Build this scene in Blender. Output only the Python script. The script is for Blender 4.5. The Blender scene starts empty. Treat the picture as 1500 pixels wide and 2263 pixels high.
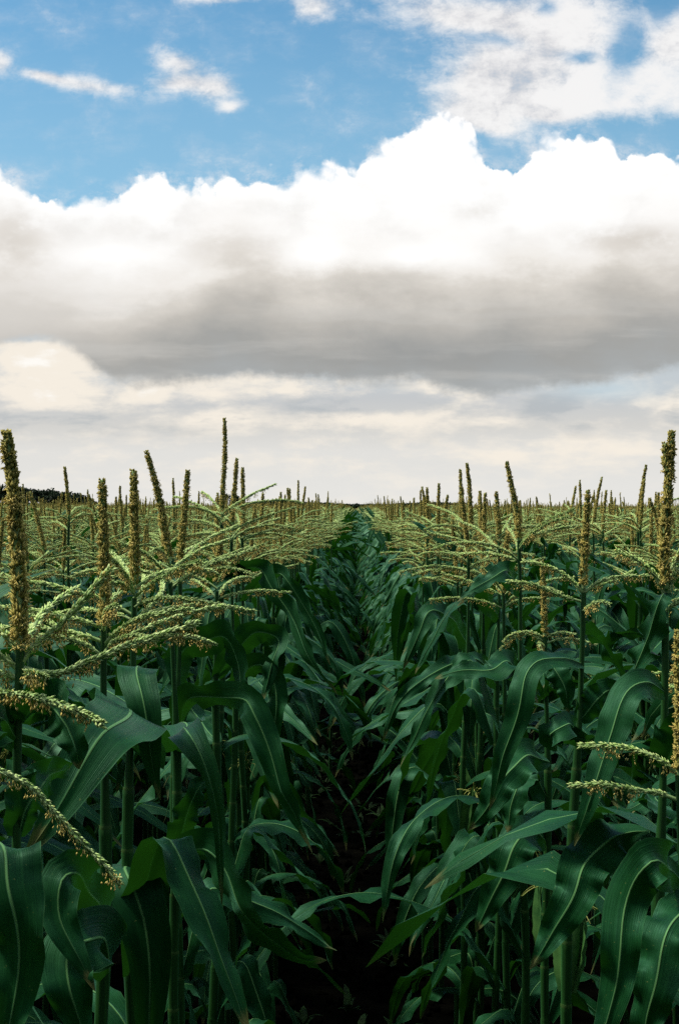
import bpy, math, random
import numpy as np

scene = bpy.context.scene
rad = math.radians
# ------------------------------------------------------------------ camera
F = 2829.0          # focal length in photo pixels (1500 x 2263)
VPX, HZ = 785.0, 1119.0
CAMX, CAMH = 0.0, 1.95
cam_data = bpy.data.cameras.new("camera")
cam_data.lens = 45.0
cam_data.sensor_fit = 'VERTICAL'
cam_data.sensor_width = 24.0
cam_data.sensor_height = 36.0
cam_data.shift_x = -(VPX - 750.0) / 2263.0
cam_data.shift_y = -(1131.5 - HZ) / 2263.0
cam_data.clip_start = 0.05
cam_data.clip_end = 20000.0
cam = bpy.data.objects.new("camera", cam_data)
cam.location = (CAMX, 0, CAMH)
cam.rotation_euler = (rad(90), 0, 0)
scene.collection.objects.link(cam)
scene.camera = cam

def P(px, py, d):
    """world point seen at photo pixel (px, py), d metres down the rows"""
    return np.array([CAMX + (px - VPX) / F * d, d, CAMH - (py - HZ) / F * d])

# ------------------------------------------------------------------ sky
SUN_EL, SUN_AZ = 60.0, -78.0   # azimuth from +Y towards +X (negative: left)
scene.view_settings.view_transform = 'Standard'
scene.view_settings.look = 'None'
scene.view_settings.exposure = 0.0
scene.view_settings.gamma = 1.0
scene.render.film_transparent = False

def lin(c):
    return tuple(((v / 255 + .055) / 1.055) ** 2.4 if v > 10.3 else v / 255 / 12.92 for v in c)

class NT:
    """tiny expression layer over a node tree"""
    def __init__(s, tree): s.t = tree
    def node(s, typ, **kw):
        n = s.t.nodes.new(typ)
        for k, v in kw.items(): setattr(n, k, v)
        return n
    def put(s, sock, v):
        if isinstance(v, E): s.t.links.new(v.s, sock)
        elif hasattr(v, 'is_output'): s.t.links.new(v, sock)
        else: sock.default_value = v
    def math(s, op, *a, clamp=False):
        n = s.node('ShaderNodeMath', operation=op, use_clamp=clamp)
        for i, v in enumerate(a): s.put(n.inputs[i], v)
        return E(s, n.outputs[0])
    def vec(s, x, y, z=0.0):
        n = s.node('ShaderNodeCombineXYZ')
        for i, v in enumerate((x, y, z)): s.put(n.inputs[i], v)
        return n.outputs[0]
    def noise(s, vec, scale=1.0, detail=6.0, rough=.55, dist=0.0, out=0, lac=2.0):
        n = s.node('ShaderNodeTexNoise')
        s.put(n.inputs['Vector'], vec); n.inputs['Scale'].default_value = scale
        n.inputs['Detail'].default_value = detail; n.inputs['Roughness'].default_value = rough
        n.inputs['Distortion'].default_value = dist; n.inputs['Lacunarity'].default_value = lac
        return E(s, n.outputs[out])
    def sstep(s, v, a, b, lo=0.0, hi=1.0):
        n = s.node('ShaderNodeMapRange', interpolation_type='SMOOTHSTEP')
        for i, q in enumerate((v, a, b, lo, hi)): s.put(n.inputs[i], q)
        return E(s, n.outputs[0])
    def mix(s, f, a, b):
        n = s.node('ShaderNodeMix', data_type='RGBA')
        s.put(n.inputs[0], f)
        for i, v in ((6, a), (7, b)):
            if isinstance(v, tuple): v = (*v[:3], 1.0)
            s.put(n.inputs[i], v)
        return E(s, n.outputs[2])
    def ramp(s, f, stops, interp='LINEAR'):
        n = s.node('ShaderNodeValToRGB'); r = n.color_ramp; r.interpolation = interp
        while len(r.elements) < len(stops): r.elements.new(1.0)
        for e, (p, c) in zip(r.elements, stops): e.position = p; e.color = (*c[:3], 1.0)
        s.put(n.inputs[0], f)
        return E(s, n.outputs[0])
class E:
    def __init__(s, t, sock): s.n, s.s = t, sock
    def __add__(s, o): return s.n.math('ADD', s, o)
    __radd__ = __add__
    def __sub__(s, o): return s.n.math('SUBTRACT', s, o)
    def __rsub__(s, o): return s.n.math('SUBTRACT', o, s)
    def __mul__(s, o): return s.n.math('MULTIPLY', s, o)
    __rmul__ = __mul__
    def __truediv__(s, o): return s.n.math('DIVIDE', s, o)
    def __rtruediv__(s, o): return s.n.math('DIVIDE', o, s)

world = bpy.data.worlds.new("World"); scene.world = world
world.use_nodes = True
wt = world.node_tree; wt.nodes.clear(); W = NT(wt)
tc = W.node('ShaderNodeTexCoord')
sp = W.node('ShaderNodeSeparateXYZ'); wt.links.new(tc.outputs['Generated'], sp.inputs[0])
dx, dy, dz = (E(W, sp.outputs[i]) for i in range(3))
fy = W.math('MAXIMUM', dy, 0.22)
# direction coordinates: X to the right, Y down from above; 1 unit = 1000 photo pixels at this focal length
X = (dx / fy) * (F / 1000) + VPX / 1000
Y = HZ / 1000 - (dz / fy) * (F / 1000)
def blob(cx, cy, rx, ry, rot=0.0):
    a, b = X - cx, Y - cy
    if rot:
        c, s_ = math.cos(rot), math.sin(rot)
        a, b = a * c + b * s_, b * c - a * s_
    q = W.math('POWER', a / rx, 2.0) + W.math('POWER', b / ry, 2.0)
    return W.math('EXPONENT', q * -1.0)
def curve(val, x0, x1, pts, y1):
    n = W.node('ShaderNodeFloatCurve'); cu = n.mapping.curves[0]
    P_ = [((x - x0) / (x1 - x0), y / y1) for x, y in pts]
    while len(cu.points) < len(P_): cu.points.new(.5, .5)
    for p, (a, b) in zip(cu.points, P_): p.location = (a, b); p.handle_type = 'AUTO'
    n.mapping.update()
    W.put(n.inputs['Value'], (val - x0) / (x1 - x0))
    return E(W, n.outputs[0]) * y1
sky = W.node('ShaderNodeTexSky', sky_type='NISHITA', sun_disc=False)
sky.sun_elevation = rad(SUN_EL); sky.sun_rotation = rad(SUN_AZ)
sky.air_density = 1.0; sky.dust_density = 0.6; sky.ozone_density = 2.5; sky.altitude = 200
skyc = W.node('ShaderNodeVectorMath', operation='MULTIPLY')
wt.links.new(sky.outputs[0], skyc.inputs[0]); skyc.inputs[1].default_value = (.092, .140, .136)
blue = W.mix(W.sstep(Y, -.05, .42) * .42, E(W, skyc.outputs[0]), lin((158, 200, 224)))
xy = W.vec(X, Y, 0.0)
fine = W.noise(xy, 26, 4, .62)
mid = W.noise(xy, 7, 6, .6)
wv = W.vec(X + (mid - .5) * .10, Y + (fine - .5) * .035, 3.0)
# --- thin veil and broken clouds high up
n1 = W.noise(W.vec(X * 1.0 + (mid - .5) * .12, Y * 1.5, 1.7), 6.5, 6, .66)
n2 = W.noise(W.vec(X * 1.1, Y * 1.6 + (mid - .5) * .1, 9.2), 17, 5, .70)
G = 0.0
for b in [(1.03, .045, .20, .05, .25), (1.24, .06, .17, .13), (1.10, .165, .12, .055, .1), (1.20, .215, .24, .05),
          (1.44, .19, .17, .065), (1.22, .235, .06, .035), (1.07, .27, .10, .03, .3), (1.49, .09, .06, .07),
          (.395, .14, .065, .030, .15), (.48, .195, .055, .034), (.39, .185, .06, .02), (.508, .237, .026, .014),
          (.19, .188, .115, .020, .14), (.09, .165, .05, .012, .2), (.69, .012, .055, .04), (.48, -.01, .09, .022),
          (0, .135, .03, .03)]:
    w_ = 1.0 if b[0] > .8 else (.9 if b[3] > .019 else .7)
    q = blob(*b) * w_
    G = q if isinstance(G, float) else G + q
G = W.math('MINIMUM', G, 1.15)
veil = W.sstep(n1 + G * .1, .42, .85) * .35
hole = W.math('MAXIMUM', blob(1.375, .13, .035, .085, .35) * 1.2, W.math('MAXIMUM', blob(1.08, .085, .075, .018, .2), W.math('MAXIMUM', blob(1.21, .022, .03, .02), W.math('MAXIMUM', blob(1.28, .125, .04, .018), blob(1.46, .02, .03, .04)))))
dens = W.sstep(G * .56 + (n1 - .5) * .95 + (n2 - .5) * .36 - hole * (.18 + .40 * n2), .06, .62)
upcol = W.mix(W.sstep(n2 * .25 + n1 * .75 + blob(1.45, .19, .2, .06) * .25, .34, .58), lin((212, 210, 212)), lin((250, 248, 246)))
col = W.mix(veil, blue, lin((215, 222, 232)))
col = W.mix(W.math('MINIMUM', dens * .93, .96), col, upcol)
# --- the long cumulus bank
top = curve(X, -1.0, 2.5, [(-1.0, .40), (-.5, .33), (-.2, .37), (-.02, .355), (.03, .375), (.075, .43), (.135, .44), (.22, .408), (.262, .415), (.30, .372), (.36, .376), (.42, .395),
      (.50, .378), (.56, .388), (.63, .384), (.665, .348), (.72, .350), (.765, .362), (.82, .318), (.885, .298), (.925, .262), (.965, .245), (1.01, .252), (1.055, .295), (1.115, .362),
      (1.17, .335), (1.22, .292), (1.27, .285), (1.33, .294), (1.40, .345), (1.44, .332), (1.51, .35), (1.7, .31), (2.0, .38), (2.5, .36)], 1.0)
vor = W.node('ShaderNodeTexVoronoi', feature='SMOOTH_F1'); wt.links.new(W.vec(X + (fine - .5) * .04, Y + (fine - .5) * .04, 0.0), vor.inputs['Vector'])
vor.inputs['Scale'].default_value = 17.0; vor.inputs['Smoothness'].default_value = .25
vo2 = W.node('ShaderNodeTexVoronoi', feature='SMOOTH_F1'); wt.links.new(W.vec(X + (fine - .5) * .03, Y + (fine - .5) * .03, 4.0), vo2.inputs['Vector'])
vo2.inputs['Scale'].default_value = 42.0; vo2.inputs['Smoothness'].default_value = .25
e = Y - top - (E(W, vor.outputs['Distance']) - .42) * .060 - (E(W, vo2.outputs['Distance']) - .42) * .030 + (fine - .5) * .040
edge_soft = W.sstep(mid, .40, .64, .009, .045)
bank = W.sstep(e, -.004, edge_soft)
halo = W.sstep(Y - top + (n1 - .5) * .10, -.035, .03) * W.sstep(n2, .42, .66) * .5
# shading of the bank: bright heads, grey flat base (painted in by height around the base line)
low = W.noise(W.vec(X * .9, Y * 2.2, 5.5), 3.2, 5, .55)
lowf = W.noise(W.vec(X, Y * 1.6, 2.5), 9.0, 5, .6)
base_line = curve(X, -1.0, 2.5, [(-1, .60), (-.3, .60), (0, .555), (.12, .60), (.22, .625), (.4, .60), (.5, .555), (.62, .585), (.72, .60), (.82, .60), (1.0, .615), (1.12, .585), (1.25, .60), (1.38, .555), (1.5, .555), (1.8, .6), (2.5, .6)], 1.0)
t = Y - base_line + (low - .5) * .17 + (lowf - .5) * .11 - blob(-.02, .66, .24, .10) * .09
bankcol = W.ramp((t + .3) / .6, [(0.0, (1.06, 1.06, 1.06)), (.26, (1.03, 1.03, 1.02)), (.40, lin((252, 250, 247))), (.50, lin((240, 236, 230))), (.56, lin((218, 213, 205))), (.66, lin((192, 188, 181))),
      (.80, lin((165, 165, 162))), (.90, lin((168, 171, 171))), (1.0, lin((180, 184, 185)))])
# billows inside the bright heads
bil = W.node('ShaderNodeTexVoronoi', feature='SMOOTH_F1'); wt.links.new(W.vec(X + (mid - .5) * .14, Y * 1.25 + (lowf - .5) * .10, 2.0), bil.inputs['Vector'])
bil.inputs['Scale'].default_value = 9.0; bil.inputs['Smoothness'].default_value = .6
bankcol = W.mix(W.sstep(E(W, bil.outputs['Distance']) * .55 + (fine - .5) * .22 + (low - .5) * .7, .26, .62) * W.sstep(Y - top, .012, .07) * W.sstep(Y, .50, .60, 1.0, .2) * .62, bankcol, lin((226, 223, 219)))
soft_head = blob(1.06, .465, .07, .022) * .45 + blob(1.40, .53, .13, .03) * .85 + blob(.53, .545, .12, .035) * .6 + blob(.03, .53, .08, .07) * .75 + blob(1.02, .36, .05, .07) * .12
soft_head = soft_head * W.sstep(lowf, .30, .62)
bankcol = W.mix(W.math('MINIMUM', soft_head, 1.0), bankcol, lin((214, 208, 200)))
# glow of the bright heads above the base
heads = blob(.25, .575, .10, .045) + blob(.70, .56, .07, .05) + blob(.93, .57, .12, .045)
bankcol = W.mix(W.math('MINIMUM', heads * W.sstep(Y + (lowf - .5) * .05, .56, .62, 1.0, 0.0), 1.0), bankcol, (1.08, 1.08, 1.07))
# lighter long streaks inside the grey base
stre = W.noise(W.vec(X * .55, Y * 5.0 + (mid - .5) * .12, 7.7), 5.0, 4, .5)
bankcol = W.mix(W.sstep(stre, .48, .72) * W.sstep(Y, .62, .70) * .38, bankcol, lin((205, 203, 198)))
bankcol = W.mix(W.math('MINIMUM', blob(.0, .70, .24, .09) * .8, 1.0), bankcol, lin((216, 212, 206)))
bankcol = W.mix(blob(.95, .78, .28, .05) * .35, bankcol, lin((140, 145, 148)))
col = W.mix(halo, col, lin((232, 234, 238)))
col = W.mix(bank, col, bankcol)
# --- lower sky: pale streaks down to the horizon
pale = W.ramp(Y, [(.80, lin((196, 206, 212))), (.88, lin((198, 201, 203))), (.94, lin((212, 211, 207))), (1.0, lin((226, 225, 221)))])
low_start = curve(X, -1.0, 2.5, [(-1, .85), (-.2, .78), (.0, .745), (.12, .75), (.2, .80), (.28, .84), (.4, .835), (.55, .825), (.68, .83), (.8, .835), (.9, .83), (1.0, .86), (1.1, .87), (1.2, .845), (1.3, .84), (1.42, .82), (1.5, .80), (1.8, .83), (2.5, .85)], 1.0)
lowm = W.sstep(Y - low_start + (lowf - .5) * .05 + (fine - .5) * .03, -.012, .022)
s1 = W.noise(W.vec(X * .9 + (mid - .5) * .1, Y * 3.2 + (lowf - .5) * .05, 11.3), 6.0, 6, .58)
s2 = W.noise(W.vec(X * 1.0, Y * 2.2, 15.3), 14.0, 4, .6)
cre = s1 * .65 + s2 * .35
gl = blob(.12, .865, .15, .035) * .34 + blob(.09, .79, .13, .033) * .26 + blob(.52, .853, .20, .028) * .16 + blob(.34, .868, .05, .02) * .14 + blob(.87, .925, .20, .022) * .17 + blob(1.0, .865, .10, .022, .3) * .13 + blob(1.07, .93, .05, .012) * .1 \
   + blob(1.28, 1.0, .22, .030) * .13 + blob(.50, .92, .12, .03) * .10 + blob(1.45, .89, .14, .03) * .08
dk = blob(.75, .90, .25, .022) * .10 + blob(.10, .925, .16, .02) * .10 + blob(1.22, .90, .10, .025) * .12
lowcol = W.mix(W.sstep(cre + gl - dk, .44, .70), pale, lin((246, 238, 225)))
lowcol = W.mix(W.sstep(cre + gl, .74, .90), lowcol, lin((255, 252, 246)))
lowcol = W.mix(W.sstep(s1 - gl + dk * 1.4, .50, .68) * W.sstep(Y, 1.0, .93, 0.0, 1.0) * .7, lowcol, lin((176, 183, 188)))
lowcol = W.mix(blob(1.34, .86, .12, .025) * .8, lowcol, lin((192, 210, 220)))
lowcol = W.mix(W.sstep(Y, 1.0, 1.10) * .6, lowcol, lin((232, 231, 227)))
col = W.mix(lowm, col, lowcol)
# --- the rest of the sky dome (overhead, behind the camera): broken grey and white cloud over blue, unseen, brightness invented to steer the light
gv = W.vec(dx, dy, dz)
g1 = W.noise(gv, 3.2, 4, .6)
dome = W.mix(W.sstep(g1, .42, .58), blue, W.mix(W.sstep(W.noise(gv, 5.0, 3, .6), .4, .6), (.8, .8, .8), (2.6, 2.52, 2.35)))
dome = W.mix(W.sstep(dz * .9 + dy * .5, .15, .75), lin((96, 104, 116)), dome)  # low and rear dome darkened so light falls from above and ahead
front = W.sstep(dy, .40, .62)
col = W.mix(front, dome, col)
col = W.mix(W.sstep(dz, -.03, -.012), lin((40, 52, 38)), col)
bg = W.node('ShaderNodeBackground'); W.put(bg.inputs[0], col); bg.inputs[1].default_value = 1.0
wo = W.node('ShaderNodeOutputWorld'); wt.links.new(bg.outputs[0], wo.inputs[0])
world.cycles.sampling_method = 'MANUAL'; world.cycles.sample_map_resolution = 512

# ------------------------------------------------------------------ sun
sun_d = bpy.data.lights.new("sun", 'SUN'); sun_d.energy = 4.8; sun_d.angle = rad(10); sun_d.color = (1.0, .90, .74)
sun_o = bpy.data.objects.new("sun", sun_d); scene.collection.objects.link(sun_o)
el, az = rad(SUN_EL), rad(SUN_AZ)
from mathutils import Vector
sdir = Vector((math.sin(az) * math.cos(el), math.cos(az) * math.cos(el), math.sin(el)))
sun_o.rotation_euler = sdir.to_track_quat('Z', 'Y').to_euler()
sun_o.location = (0, 0, 50)
scene.cycles.use_denoising = False   # keeps the fine texture of tassels and leaves
scene.cycles.max_bounces = 5; scene.cycles.diffuse_bounces = 1; scene.cycles.glossy_bounces = 2
scene.cycles.transmission_bounces = 3; scene.cycles.transparent_max_bounces = 4

# ------------------------------------------------------------------ materials
def material(name):
    m = bpy.data.materials.new(name); m.use_nodes = True
    t = m.node_tree; t.nodes.clear()
    return m, t, NT(t)
def name_is_leaf(n): return any(x.type == 'UVMAP' for x in n.t.nodes)
def surface(n, col, rough=.6, spec=.5, transl=0.0, tcol=None, bump=None, bump_d=.001, sheen=0.0, strength=.5):
    p = n.node('ShaderNodeBsdfPrincipled')
    n.put(p.inputs['Base Color'], col if not isinstance(col, tuple) else (*col, 1)); n.put(p.inputs['Roughness'], rough)
    p.inputs['Specular IOR Level'].default_value = spec
    if spec < .39 and name_is_leaf(n): p.inputs['Specular Tint'].default_value = (.22, .92, .56, 1)
    if sheen:
        p.inputs['Sheen Weight'].default_value = sheen; p.inputs['Sheen Roughness'].default_value = .35
        p.inputs['Sheen Tint'].default_value = (.28, .95, .60, 1)
    nrm = None
    if bump is not None:
        b = n.node('ShaderNodeBump'); n.put(b.inputs['Height'], bump)
        b.inputs['Distance'].default_value = bump_d; b.inputs['Strength'].default_value = strength
        n.t.links.new(b.outputs[0], p.inputs['Normal'])
    out = n.node('ShaderNodeOutputMaterial'); s = p.outputs[0]
    if transl:
        tr = n.node('ShaderNodeBsdfTranslucent'); n.put(tr.inputs[0], tcol if not isinstance(tcol, tuple) else (*tcol, 1))
        mx = n.node('ShaderNodeMixShader'); mx.inputs[0].default_value = transl
        n.t.links.new(s, mx.inputs[1]); n.t.links.new(tr.outputs[0], mx.inputs[2]); s = mx.outputs[0]
    n.t.links.new(s, out.inputs[0])

def obj_random(n):
    return E(n, n.node('ShaderNodeObjectInfo').outputs['Random'])

# leaf blade: parallel veins, pale midrib
M_leaf, t_, n = material('corn_leaf')
uv = n.node('ShaderNodeUVMap').outputs[0]
s_ = n.node('ShaderNodeSeparateXYZ'); t_.links.new(uv, s_.inputs[0])
u, v = E(n, s_.outputs[0]), E(n, s_.outputs[1])
au = n.math('ABSOLUTE', u - .5)
vein = n.noise(n.vec(u * 46.0, v * 2.2, obj_random(n) * 9.0), 1.0, 3, .6)
patch = n.noise(n.vec(u * 2.0, v * 7.0, obj_random(n) * 31.0), 1.3, 4, .6)
c = n.mix(n.sstep(patch, .32, .70), (.0010, .018, .0040), (.0045, .045, .0095))
c = n.mix(n.sstep(vein, .42, .66) * .4, c, (.010, .070, .016))
rib = n.sstep(au, .012, .034, 1.0, 0.0)
c = n.mix(rib * n.sstep(v, .55, 1.0, .9, .25), c, (.12, .28, .10))
c = n.mix(n.sstep(v + patch * .12, .99, 1.03) * .5, c, (.20, .16, .06))
speck = n.noise(n.vec(u * 9.0, v * 80.0, obj_random(n) * 17.0), 1.6, 2, .5)
c = n.mix(n.sstep(speck, .70, .76) * .5, c, (.16, .20, .06))
edge = n.sstep(au, .485, .5)
c = n.mix(edge * .35, c, (.07, .17, .07))
surface(n, c, rough=n.sstep(patch, .3, .7, .42, .58), spec=.32, transl=.12, tcol=(.03, .17, .01), bump=vein * .6 + rib * -1.4, bump_d=.0018, sheen=.20, strength=.7)

M_stalk, t_, n = material('corn_stalk')
tco = n.node('ShaderNodeTexCoord').outputs['Object']
s_ = n.node('ShaderNodeSeparateXYZ'); t_.links.new(tco, s_.inputs[0])
st = n.noise(n.vec(E(n, s_.outputs[0]) * 260.0, E(n, s_.outputs[1]) * 260.0, E(n, s_.outputs[2]) * 5.0), 1.0, 3, .6)
c = n.mix(n.sstep(st, .3, .7), (.005, .042, .007), (.016, .085, .013))
blot = n.noise(tco, 9.0, 4, .6)
c = n.mix(n.sstep(blot, .58, .75) * .5, c, (.06, .10, .02))
surface(n, c, rough=.48, spec=.4, bump=st, bump_d=.0008, sheen=.15)

M_collar, t_, n = material('corn_collar')
surface(n, (.035, .10, .018), rough=.6)

def grainy(name, a, b, sc, rough=.75, transl=.12, sheen=0.0):
    m, t_, n = material(name)
    tco = n.node('ShaderNodeTexCoord').outputs['Object']
    k = n.noise(tco, sc, 3, .7)
    k2 = n.math('FRACT', k * 3.7 + obj_random(n))
    c = n.mix(n.sstep(k, .35, .65), a, b)
    surface(n, c, rough=rough, spec=.3, transl=transl, tcol=tuple(q * .9 for q in b), sheen=sheen)
    return m
M_glume = grainy('tassel_glume', (.34, .56, .15), (.68, .84, .38), 160)         # branch spikelets, yellow green
M_anther = grainy('anther', (.58, .46, .11), (.86, .72, .26), 240)              # hanging anthers, tan
M_spike = grainy('spike_glume', (.14, .14, .025), (.48, .43, .11), 110)      # central spike, brown gold
M_rachis = grainy('rachis', (.20, .36, .12), (.36, .50, .22), 60)
M_silk = grainy('corn_silk', (.30, .42, .10), (.55, .58, .20), 60, transl=.3)
M_husk = grainy('husk', (.02, .10, .02), (.06, .18, .04), 22, transl=.1)

# ------------------------------------------------------------------ mesh helpers
def norm(a):
    return a / np.maximum(np.linalg.norm(a, axis=-1, keepdims=True), 1e-9)
class Geo:
    def __init__(s): s.V = []; s.Q = []; s.T = []; s.UV = []; s.qm = []; s.tm = []; s.n = 0; s.mats = []
    def add(s, V, Q=None, T=None, mat=None, uv=None):
        if mat not in s.mats: s.mats.append(mat)
        mi = s.mats.index(mat)
        if Q is not None and len(Q): s.Q.append(np.asarray(Q) + s.n); s.qm.append(np.full(len(Q), mi))
        if T is not None and len(T): s.T.append(np.asarray(T) + s.n); s.tm.append(np.full(len(T), mi))
        s.V.append(V); s.UV.append(uv if uv is not None else np.zeros((len(V), 2))); s.n += len(V)
    def arrays(s):
        V = np.concatenate(s.V); UV = np.concatenate(s.UV)
        Q = np.concatenate(s.Q) if s.Q else np.zeros((0, 4), int); T = np.concatenate(s.T) if s.T else np.zeros((0, 3), int)
        qm = np.concatenate(s.qm) if s.qm else np.zeros(0, int); tm = np.concatenate(s.tm) if s.tm else np.zeros(0, int)
        return V, UV, Q, T, qm, tm
    def mesh(s, name, smooth=True):
        return build_mesh(name, *s.arrays(), s.mats, smooth)
def build_mesh(name, V, UV, Q, T, qm, tm, mats, smooth=True):
    me = bpy.data.meshes.new(name)
    nq, nt = len(Q), len(T)
    me.vertices.add(len(V)); me.vertices.foreach_set('co', np.ascontiguousarray(V, np.float32).ravel())
    loops = np.concatenate([Q.ravel(), T.ravel()]).astype(np.int32)
    me.loops.add(len(loops)); me.loops.foreach_set('vertex_index', loops)
    me.polygons.add(nq + nt)
    ls = np.concatenate([np.arange(nq) * 4, nq * 4 + np.arange(nt) * 3]).astype(np.int32)
    me.polygons.foreach_set('loop_start', ls)
    me.polygons.foreach_set('material_index', np.concatenate([qm, tm]).astype(np.int32))
    me.polygons.foreach_set('use_smooth', np.full(nq + nt, smooth))
    ul = me.uv_layers.new(name='UVMap')
    ul.data.foreach_set('uv', UV[loops].astype(np.float32).ravel())
    for m in mats: me.materials.append(m)
    me.update(calc_edges=True)
    return me

def catmull(pts, n):
    p = np.asarray(pts, float)
    p = np.vstack([2 * p[0] - p[1], p, 2 * p[-1] - p[-2]])
    out = []
    seg = len(p) - 3
    for t in np.linspace(0, seg, 12 * seg + 1):
        i = min(int(t), seg - 1); f = t - i
        a, b, c_, d = p[i:i + 4]
        out.append(.5 * ((2 * b) + (c_ - a) * f + (2 * a - 5 * b + 4 * c_ - d) * f * f + (3 * b - a - 3 * c_ + d) * f ** 3))
    out = np.array(out)
    L = np.concatenate([[0], np.cumsum(np.linalg.norm(np.diff(out[:, :3], axis=0), axis=1))])
    s = np.linspace(0, L[-1], n)
    return np.stack([np.interp(s, L, out[:, k]) for k in range(out.shape[1])], 1)
def tangents(p):
    return norm(np.gradient(p, axis=0))
def transport(T, S0):
    S = np.zeros_like(T); s = S0
    for i, t in enumerate(T):
        s = s - t * np.dot(s, t); s = s / max(np.linalg.norm(s), 1e-9); S[i] = s
    return S
def rot_about(S, T, a):
    a = np.asarray(a)[:, None]
    return S * np.cos(a) + np.cross(T, S) * np.sin(a) + T * (T * S).sum(1, keepdims=True) * (1 - np.cos(a))

def tube(g, path, radii, mat, sides=6, cap=True):
    T = tangents(path)
    S = transport(T, np.array([1.0, .03, 0]) if abs(T[0][0]) < .9 else np.array([0, 1.0, 0]))
    B = np.cross(T, S); a = np.arange(sides) / sides * 2 * np.pi
    r = np.asarray(radii)[:, None, None]
    V = path[:, None] + r * (S[:, None] * np.cos(a)[None, :, None] + B[:, None] * np.sin(a)[None, :, None])
    N = len(path); V = V.reshape(-1, 3)
    i, j = np.meshgrid(np.arange(N - 1), np.arange(sides), indexing='ij'); j2 = (j + 1) % sides
    Q = np.stack([i * sides + j, i * sides + j2, (i + 1) * sides + j2, (i + 1) * sides + j], -1).reshape(-1, 4)
    T_ = []
    if cap:
        V = np.vstack([V, path[-1:] + T[-1:] * r[-1, 0, 0] * .6]); k = len(V) - 1
        T_ = [((N - 1) * sides + q, (N - 1) * sides + (q + 1) % sides, k) for q in range(sides)]
    g.add(V, Q, np.array(T_).reshape(-1, 3).astype(int), mat)

def width_profile(s, wb=.42):
    rise = wb + (1 - wb) * np.clip(s / .22, 0, 1) ** .8
    return rise * np.clip(1 - np.clip((s - .30) / .70, 0, 1) ** 1.9, 0, 1) ** .85
COLS_HI = np.array([-1, -.72, -.42, -.16, -.035, .035, .16, .42, .72, 1.0])
COLS_LO = np.array([-1, -.5, 0, .5, 1.0])
COLS_MIN = np.array([-1, 0, 1.0])
def leaf(g, path, W_, S0=None, S=None, fold=.35, ruffle=.008, twist=(0, 0), rng=None, cols=COLS_HI, wb=.42, mat=None, curl=0.0):
    N = len(path); s = np.linspace(0, 1, N); T = tangents(path)
    if S is None: S = transport(T, S0)
    S = rot_about(S, T, np.interp(s, np.linspace(0, 1, len(twist)), twist))
    Nn = np.cross(S, T)
    w = width_profile(s, wb) * W_ / 2; w[-1] = .0006
    f = fold * (1.25 - s * .9)
    c = cols[None, :]; ac = np.abs(c)
    lat = c * np.cos(f)[:, None]
    hgt = ac * np.sin(f)[:, None] - curl * ac ** 2 * (.3 + .7 * s[:, None])
    off = w[:, None] * hgt
    env = np.sin(np.pi * np.clip(s, 0, 1)) ** .6
    for sign in (-1, 1):
        k1, k2 = rng.uniform(3.2, 5.5), rng.uniform(7, 11); p1, p2 = rng.uniform(0, 6.3, 2)
        wave = ruffle * env * (np.sin(2 * np.pi * k1 * s + p1) + .45 * np.sin(2 * np.pi * k2 * s + p2))
        side = (np.sign(c) == sign)
        off = off + wave[:, None] * ac ** 2 * side
    off = off - .0016 * (ac < .1) * (w[:, None] > .01)
    V = path[:, None] + S[:, None] * (w[:, None] * lat)[..., None] + Nn[:, None] * off[..., None]
    M = len(cols)
    i, j = np.meshgrid(np.arange(N - 1), np.arange(M - 1), indexing='ij')
    Q = np.stack([i * M + j, i * M + j + 1, (i + 1) * M + j + 1, (i + 1) * M + j], -1).reshape(-1, 4)
    uv = np.stack(np.broadcast_arrays((cols[None] + 1) / 2, s[:, None]), -1).reshape(-1, 2)
    g.add(V.reshape(-1, 3), Q, None, mat or M_leaf, uv)

def arc_path(base, phi, L, th0, th1, n, p=1.0, kink=None, drift=0.0):
    s = np.linspace(0, 1, n)
    th = th0 + (th1 - th0) * s ** p
    if kink: th = th + kink[1] * (1 / (1 + np.exp(-(s - kink[0]) / .018)))
    a1, a2 = math.sin(L * 9173.1) * 3, math.sin(L * 5741.7) * 3   # small irregular bends
    th = th + 5.0 * np.sin(2 * np.pi * 2.3 * s + a1) * s + 3.0 * np.sin(2 * np.pi * 5.1 * s + a2) * s
    th = np.clip(th, -20, 177)
    th = np.radians(th); ph = phi + drift * s
    d = np.stack([np.sin(th) * np.cos(ph), np.sin(th) * np.sin(ph), np.cos(th)], 1) * (L / (n - 1))
    return base + np.concatenate([[np.zeros(3)], np.cumsum((d[1:] + d[:-1]) / 2, 0)])

def bits(g, P0, D, ln, wd, mat):
    """many small spindle shaped bits (spikelets, anthers): base points, directions, lengths, widths"""
    n_ = len(P0); D = norm(D)
    h = np.where(np.abs(D[:, 2:3]) > .9, [[1., 0, 0]], [[0, 0, 1.]])
    A = norm(np.cross(D, h)); B = np.cross(D, A)
    V = np.zeros((n_, 5, 3)); V[:, 0] = P0; V[:, 4] = P0 + D * ln[:, None]
    for q in range(3):
        a = 2 * np.pi * q / 3
        V[:, 1 + q] = P0 + D * (ln * .45)[:, None] + (A * math.cos(a) + B * math.sin(a)) * (wd / 2)[:, None]
    base = (np.arange(n_) * 5)[:, None, None]
    T = (base + np.array([[0, 2, 1], [0, 3, 2], [0, 1, 3], [4, 1, 2], [4, 2, 3], [4, 3, 1]])[None]).reshape(-1, 3)
    g.add(V.reshape(-1, 3), None, T, mat)

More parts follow.
